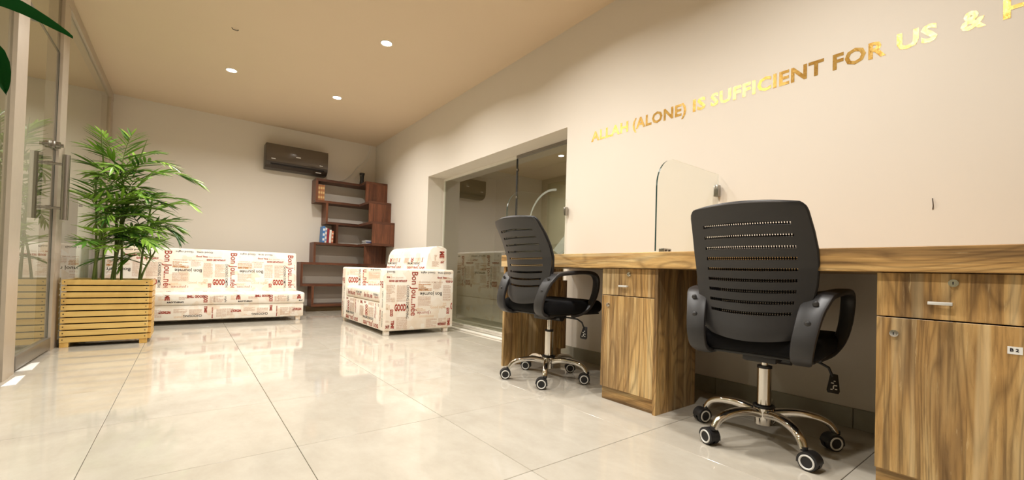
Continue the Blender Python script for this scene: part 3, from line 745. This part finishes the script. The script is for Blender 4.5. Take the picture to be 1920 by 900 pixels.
def book(x, y, z, th, dp, hh, rgb, label, tilt=0.0, group=None, band=None, flat=False):
    t = thing('book', label, 'book', (x, y, z), 0, group)
    if flat: th, hh = hh, th
    nm = 'cover_%d_%d_%d' % rgb
    if nm not in M: M[nm] = plain(nm, rgb, .45)
    if flat:
        m = MB(); m.box(-th/2, th/2, 0, dp, 0, .003); m.box(-th/2, th/2, 0, dp, hh-.003, hh); m.box(-th/2, th/2, -.002, 0, 0, hh)
        obj('cover', m, M[nm], t, smooth=False); obj('pages', B(-th/2+.003, th/2-.003, .0005, dp-.004, .0032, hh-.0032), 'paper', t, smooth=False)
    else:
        m = MB(); m.box(0, .0025, 0, dp, 0, hh); m.box(th-.0025, th, 0, dp, 0, hh); m.box(.0025, th-.0025, 0, .003, 0, hh, bev=.0008, seg=1)
        obj('cover', m, M[nm], t, smooth=False); obj('pages', B(.003, th-.003, .0035, dp-.004, .003, hh-.004), 'paper', t, smooth=False)
        if band:
            nb = 'cover_%d_%d_%d' % band
            if nb not in M: M[nb] = plain(nb, band, .45)
            m = MB()
            for q in (.12, .42, .72): m.box(.002, th-.002, -.0015, -.0002, hh*q, hh*(q+.14))
            obj('spine_band', m, M[nb], t, smooth=False)
    t.rotation_euler = (0, tilt, 0)
def bookcase_things():
    z = ZB[3]+.0172
    x = 1.562
    for th, hh, rgb, band, d in ((.030, .242, (70, 130, 196), (230, 234, 238), 'blue and white book, first'), (.024, .222, (226, 224, 218), (120, 150, 190), 'thin pale book with blue bands, second'), (.030, .212, (150, 36, 46), None, 'dark red book, third'),
                          (.028, .196, (236, 230, 220), None, 'white book, fourth'), (.026, .178, (206, 106, 70), (230, 200, 170), 'orange book with pale bands, fifth')):
        book(x, 6.645, z, th, .17, hh, rgb, d+' from left on the fourth tier', .035, 'books on the fourth tier', band)
        x += th+.0035
    z = ZB[1]+.0172; x = 1.482
    for k, d in enumerate(('leftmost', 'middle', 'rightmost')):
        book(x, 6.635, z, .029, .18, .226, (172, 112, 66), 'tan ornate bound volume, %s of three in the top tier' % d, 0, 'tan volumes in the top tier', (216, 176, 120)); x += .0305
    z = ZB[3]+.0172
    book(2.18, 6.40, z, .022, .20, .13, (232, 230, 226), 'white booklet at the bottom of the small stack on the bookcase', 0, 'stacked booklets', None, True)
    book(2.185, 6.405, z+.0225, .020, .19, .12, (70, 74, 120), 'blue booklet in the middle of the small stack on the bookcase', 0, 'stacked booklets', None, True)
    book(2.178, 6.41, z+.043, .018, .18, .12, (236, 234, 232), 'white booklet on top of the small stack on the bookcase', 0, 'stacked booklets', None, True)
    # router
    t = thing('router', 'black upright router standing on top of the bookcase', 'router', (2.143, 6.76, ZB[0]+.0172))
    m = MB(); secs = []; pts = []
    for zz, wx, wy in ((0, .034, .05), (.02, .032, .045), (.10, .024, .034), (.15, .026, .036), (.19, .033, .045), (.20, .034, .046)):
        pts.append((0, 0, zz)); secs.append(rrect(wx*2, wy*2, .02, 3))
    m.sweep(pts, secs, wdir=(1, 0, 0)); obj('body', m, 'blk_plastic', t)
    m = MB(); m.cyl((-.0255, -.028, .155), (-.0262, -.0295, .155), .004, 8); obj('indicator', m, 'white_plastic', t)
    m = MB(); m.tube(catmull([(1.74, 6.70, 1.932), (1.80, 6.84, 1.965), (1.92, 6.872, 2.02), (2.03, 6.874, 2.13), (2.10, 6.876, 2.235), (2.17, 6.876, 2.31), (2.26, 6.876, 2.46), (2.30, 6.876, H-.002)], 6), .0042, 6)
    tag(obj('cable', m, 'white_plastic'), 'white cable hanging from the ceiling corner to the bookcase top left end', 'cable', 'white cables in the corner')
    m = MB(); m.tube(catmull([(2.12, 6.835, 1.98), (2.06, 6.868, 2.04), (2.12, 6.876, 2.14), (2.20, 6.876, 2.27), (2.285, 6.876, 2.44), (2.325, 6.876, H-.002)], 6), .003, 6)
    tag(obj('cable', m, 'white_plastic'), 'thin white cable running from behind the router up into the ceiling corner', 'cable', 'white cables in the corner')
bookcase_things()

# ---------------------------------------------------------------- air conditioner
def aircon():
    t = thing('air_conditioner', 'bronze grey split air conditioner mounted high on the far wall', 'air conditioner', (0, 0, 0))
    x0, x1 = .812, 1.618
    prof = [(D-.001, 2.335), (6.71, 2.335), (6.688, 2.32), (6.686, 2.08), (6.70, 2.045), (6.745, 2.005), (6.80, 1.995), (D-.001, 1.995)]
    m = MB(); m.prism(prof, x0, x1, 'yz', bev=.006); obj('body', m, 'ac_dark', t)
    obj('front_panel', B(x0+.004, x1-.004, 6.6775, 6.6875, 2.085, 2.33, bev=.004), 'ac', t)
    d = Vector((0, 6.745-6.70, 2.005-2.045)).normalized()
    m = MB(); m.prism([(6.6965, 2.040), (6.738, 2.0035), (6.744, 2.006), (6.7005, 2.0455)], x0+.07, x1-.05, 'yz'); obj('louver', m, 'ac_dark', t, smooth=False)
    m = MB(); m.prism([(6.690, 2.072), (6.6965, 2.0475), (6.705, 2.05), (6.70, 2.075)], x0+.06, x1-.05, 'yz'); obj('air_slot', m, 'dark_hole', t, smooth=False)
    for xa, xb, za, zb in ((.878, .93, 2.118, 2.128), (1.185, 1.245, 2.182, 2.194), (1.50, 1.545, 2.118, 2.126), (1.455, 1.53, 2.018, 2.03)):
        y = 6.6762 if za > 2.05 else 6.712
        m = MB(); m.box(xa, xb, y, y+.0015, za, zb); obj('badge', m, 'white_plastic', t, smooth=False)
aircon()

# ---------------------------------------------------------------- gold foil sentence on the wall
def lettering():
    t = thing('wall_lettering', 'gold foil sentence lettered across the upper right wall', 'lettering', (W, 0, 1.648)); t.location = (0, 0, 0)
    words = [('ALLAH', 2.196, 1.858), ('(ALONE)', 1.822, 1.428), ('IS', 1.386, 1.306), ('SUFFICIENT', 1.276, .722), ('FOR', .687, .494), ('US', .459, .334), ('&', .269, .201), ('H', .159, .085)]
    for s, ya, yb in words:
        vs, fs, wd = text_bm(s, .034); sx = (ya-yb)/wd; cap = .068
        m = MB(); vv = [m.bm.verts.new((W-.0012, ya-x*sx, 1.648+z*cap)) for x, z in vs]
        for f in fs: m.bm.faces.new([vv[k] for k in f])
        bmesh.ops.recalc_face_normals(m.bm, faces=m.bm.faces[:])
        for f in m.bm.faces:
            if f.normal.x > 0: f.normal_flip()
        obj('word', m, 'gold', t, smooth=False, fix=False)
lettering()
m = MB(); m.tube([(W-.002, .342, 1.0), (W-.006, .340, .985), (W-.005, .339, .968), (W-.001, .341, .955)], .0015, 6)
tag(obj('wall_hook', m, 'screw'), 'tiny bent wire hook in the bare wall above the right end of the worktop', 'hook')
m = MB(); m.tube([(.235, 4.262, H-.001), (.245, 4.264, H-.012), (.275, 4.268, H-.010), (.285, 4.27, H-.001)], .003, 6)
tag(obj('ceiling_hook', m, 'screw'), 'tiny dark hook in the ceiling left of the downlights', 'hook')

# ---------------------------------------------------------------- planter and palm
def planter():
    x0, x1, y0, y1 = -.728, -.234, 4.50, 4.95
    t = thing('wooden_planter', 'square planter box of varnished pine slats beside the glass partition', 'planter', (x0, y0, 0))
    w, d, th, sh, pitch = x1-x0, y1-y0, .022, .0382, .0476
    for k in range(10):
        z = .036+k*pitch
        for y in (0, d-th):
            s = obj('slat', B(0, w, y, y+th, z, z+sh, bev=.0015, seg=1), 'pine_x', t, smooth=False)
            if y == 0:
                for x in (.016, w-.016):
                    m = MB(); m.cyl((x, -.0004, z+sh*.55), (x, .001, z+sh*.55), .0042, 8); obj('screw', m, 'screw', s)
        for x in (-.0, w-th): obj('slat', B(x-.001 if x == 0 else x+.020, x+th-.001 if x == 0 else x+th+.020, th+.0015, d-th-.0015, z-.002, z-.002+sh, bev=.0015, seg=1), 'pine_y', t, smooth=False)
    for x in (.0, w-.05):
        for y in (.004, d-.05): obj('foot', B(x+.001, x+.049, y, y+.045, 0, .0355, bev=.001, seg=1), 'pine_y', t, smooth=False)
    m = MB(); m.box(th+.003, w-th-.004, th+.003, d-th-.004, .04, .46); m.box(th+.003, w-th-.004, th+.003, d-th-.004, .46, .465); obj('liner', m, 'dark_hole', t, smooth=False)
    obj('soil', B(th+.004, w-th-.005, th+.004, d-th-.005, .4652, .478), 'soil', t, smooth=False)
planter()

def leaflet_mesh():
    m = MB(); n = 6; R = []
    for i in range(n+1):
        s = i/n; wv = .5*math.sin(math.pi*min(1, .12+.88*s)**.8) if i < n else 0.0
        wv = [.18, .42, .5, .47, .36, .2, .02][i]
        zz = -.10*s*s
        R.append([m.bm.verts.new((s, -wv*.15, zz+wv*.03)), m.bm.verts.new((s, 0, zz-.006)), m.bm.verts.new((s, wv*.15, zz+wv*.03))])
    for a, b in zip(R, R[1:]):
        for j in (0, 1): m.bm.faces.new((a[j], a[j+1], b[j+1], b[j]))
    me = m.mesh('leaflet', True, 60); me.materials.append(M['leaf']); return me
def palm():
    rnd = random.Random(11); cx, cy, zs = -.475, 4.725, .477
    t = thing('parlor_palm', 'bushy green parlor palm growing out of the slatted pine planter', 'plant', (cx, cy, zs))
    LM = leaflet_mesh(); single = [0]
    def frond(p, az, ln, el, droop, n, ll):
        pts = []; q = Vector(p); e = el; seg = 8
        for i in range(seg+1):
            pts.append(q.copy()); d = Vector((math.cos(az)*math.cos(e), math.sin(az)*math.cos(e), math.sin(e))); q = q+d*(ln/seg); e -= droop/seg
        L_ = []
        for k in range(n):
            s = .26+.74*(k+.5)/n; f = s*seg; i = min(int(f), seg-1); pos = pts[i].lerp(pts[i+1], f-i); tg = (pts[i+1]-pts[i]).normalized()
            side = tg.cross(Vector((0, 0, 1))); side = side.normalized() if side.length > .05 else Vector((-math.sin(az), math.cos(az), 0)); upv = side.cross(tg)
            for sd in (-1, 1):
                a = math.radians(58-30*s+rnd.uniform(-7, 7)); l = ll*(.55+.9*math.sin(math.pi*min(1, .18+s*.72)))*rnd.uniform(.85, 1.1)*.8
                d = (tg*math.cos(a)+side*sd*math.sin(a)+upv*rnd.uniform(-.05, .22)-Vector((0, 0, .12))).normalized()
                L_.append((pos, d, l))
        d = (pts[-1]-pts[-2]).normalized(); L_.append((pts[-1], (d+Vector((0, 0, -.1))).normalized(), ll*.7))
        world = [Vector((cx, cy, zs))+pp+dd*l for pp, dd, l in L_]+[Vector((cx, cy, zs))+v for v in pts]
        if any(v.x < -.747 for v in world) or any(v.y > 5.55 for v in world): return False
        m = MB(); m.tube(pts, [.0045-.0032*i/seg for i in range(seg+1)], 6); fr = obj('frond', m, 'stem', t)
        one = single[0]+len(L_) <= 290
        acc = None if one else bmesh.new()
        for pos, d, l in L_:
            yv = Vector((0, 0, 1)).cross(d); yv = yv.normalized() if yv.length > .05 else Vector((1, 0, 0)); roll = rnd.uniform(-.5, .5)
            zv = d.cross(yv); yv2 = yv*math.cos(roll)+zv*math.sin(roll); zv2 = d.cross(yv2)
            mt = Matrix((d, yv2, zv2)).transposed().to_4x4() @ Matrix.Diagonal((l, l*1.05 if l < .13 else .145, l*.9, 1)); mt.translation = pos
            if one: o = obj('leaflet', LM, 'leaf', fr); o.matrix_local = mt
            else:
                b = bmesh.new(); b.from_mesh(LM); b.transform(mt); tmp = bpy.data.meshes.new('x'); b.to_mesh(tmp); b.free(); acc.from_mesh(tmp); bpy.data.meshes.remove(tmp)
        if one: single[0] += len(L_)
        else:
            me = bpy.data.meshes.new('leaflets'); acc.to_mesh(me); acc.free(); me.polygons.foreach_set('use_smooth', [True]*len(me.polygons))
            obj('leaflets', me, 'leaf', fr, kind='stuff')
        return True
    for px, py, pz, dx, dz in ((-.07, -.05, .86, -.03, .36), (.10, -.04, .86, .08, .34)):
        m = MB(); m.tube([(px, py, pz), (px+dx*.5, py, pz+dz*.5), (px+dx, py, pz+dz)], [.005, .006, .001], 6); obj('spear_leaf', m, 'stem', t)
    stems = []
    for k in range(11):
        bx, by = rnd.uniform(-.15, .16), rnd.uniform(-.12, .13)
        hh = (.80, .70, .88, .58, .76, .48, .84, .38, .66, .28, .74)[k]; lx, ly = rnd.uniform(-.03, .12), rnd.uniform(-.08, .08)
        P = catmull([(bx, by, 0), (bx+lx*.3, by+ly*.3, hh*.4), (bx+lx, by+ly, hh)], 6)
        m = MB(); m.tube(P, [.0095-.004*i/(len(P)-1) for i in range(len(P))], 8)
        for i in (2, 4, 6, 8, 10): m.ring(P[i], (0, 0, 1), .0082, .0015, 10, 4)
        obj('stem', m, 'stem', t); stems.append((P[-1], P, hh))
    # big feature fronds first so that they get leaflets of their own: start point, azimuth, length, elevation, droop
    feats = [((-.03, -.13, .84), 184, .24, 48, 35), ((.02, -.10, .90), 205, .30, 62, 55), ((.10, -.05, .80), 5, .50, 52, 95), ((.06, -.08, .84), -30, .42, 60, 95), ((.0, -.04, .86), 120, .42, 80, 40), ((.02, -.02, .84), 40, .42, 78, 70),
             ((.12, -.06, .62), -10, .42, 45, 85), ((-.06, -.10, .35), 200, .24, 40, 55), ((.10, -.04, .44), 10, .36, 40, 80), ((-.05, -.08, .55), 215, .26, 35, 70), ((.08, -.10, .30), -50, .32, 40, 85), ((.03, -.06, .9), 75, .36, 82, 30)]
    for p, az, ln, el, dr in feats:
        for _ in range(6):
            if frond(p, R_(az+rnd.uniform(-8, 8)), ln, R_(el), R_(dr), 11 if ln > .3 else 9, .165 if az != 176 else .085): break
            ln *= .88
    for tip, P, hh in stems:
        for k in range(6):
            for _ in range(12):
                s = rnd.uniform(.55, 1); p = P[int(s*(len(P)-1))]
                if frond(p, rnd.uniform(0, 6.283), rnd.uniform(.24, .44), R_(rnd.uniform(30, 82)), R_(rnd.uniform(55, 115)), rnd.randint(6, 8), rnd.uniform(.125, .18)): break
palm()

def front_plant():
    t = thing('potted_plant', 'dark green broad leaved plant reaching in at the top left corner', 'plant', (-.50, .78, 0))
    m = MB(); m.tube([(0, 0, 0), (0, 0, .02), (0, 0, .26), (0, 0, .30)], [.09, .10, .13, .135], 24); obj('pot', m, 'white_plastic', t)
    m = MB(); m.cyl((0, 0, .3002), (0, 0, .306), .12, 24); obj('soil', m, 'soil', t)
    m = MB(); m.tube(catmull([(0, 0, .306), (.01, 0, .5), (.03, -.01, .72), (.04, -.01, .86)], 5), .009, 8); obj('stem', m, 'stem', t)
    def leaf(P, wmax):
        pts = catmull(P, 6); n = len(pts); m = MB(); R = []
        for i, p in enumerate(pts):
            s = i/(n-1); a = pts[max(i-1, 0)]; b = pts[min(i+1, n-1)]; tg = (b-a).normalized()
            sd = tg.cross(Vector((0, .8, .6))).normalized(); wv = wmax*math.sin(math.pi*min(1, .08+.92*s))**.75+.0006
            R.append([m.bm.verts.new(p-sd*wv), m.bm.verts.new(p+Vector((0, .002, -.002))), m.bm.verts.new(p+sd*wv)])
        for a, b in zip(R, R[1:]):
            for j in (0, 1): m.bm.faces.new((a[j], a[j+1], b[j+1], b[j]))
        bmesh.ops.solidify(m.bm, geom=m.bm.faces[:], thickness=.0012)
        obj('leaf', m, 'leaf_dark', t)
    leaf([(.04, -.01, .84), (.15, -.02, .925), (.25, -.025, .957), (.325, -.03, .952), (.379, -.03, .930)], .0105)
    leaf([(.04, -.01, .80), (.15, -.02, .885), (.245, -.03, .908), (.312, -.03, .895), (.327, -.03, .845)], .014)
    for az, ln in ((150, .28), (210, .32), (265, .25)):
        a = R_(az); leaf([(.04, -.01, .84), (.04+ln*.4*math.cos(a), ln*.4*math.sin(a), .93), (.04+ln*.8*math.cos(a), ln*.8*math.sin(a), .92), (.04+ln*1.1*math.cos(a), ln*1.1*math.sin(a), .84)], .016)
front_plant()
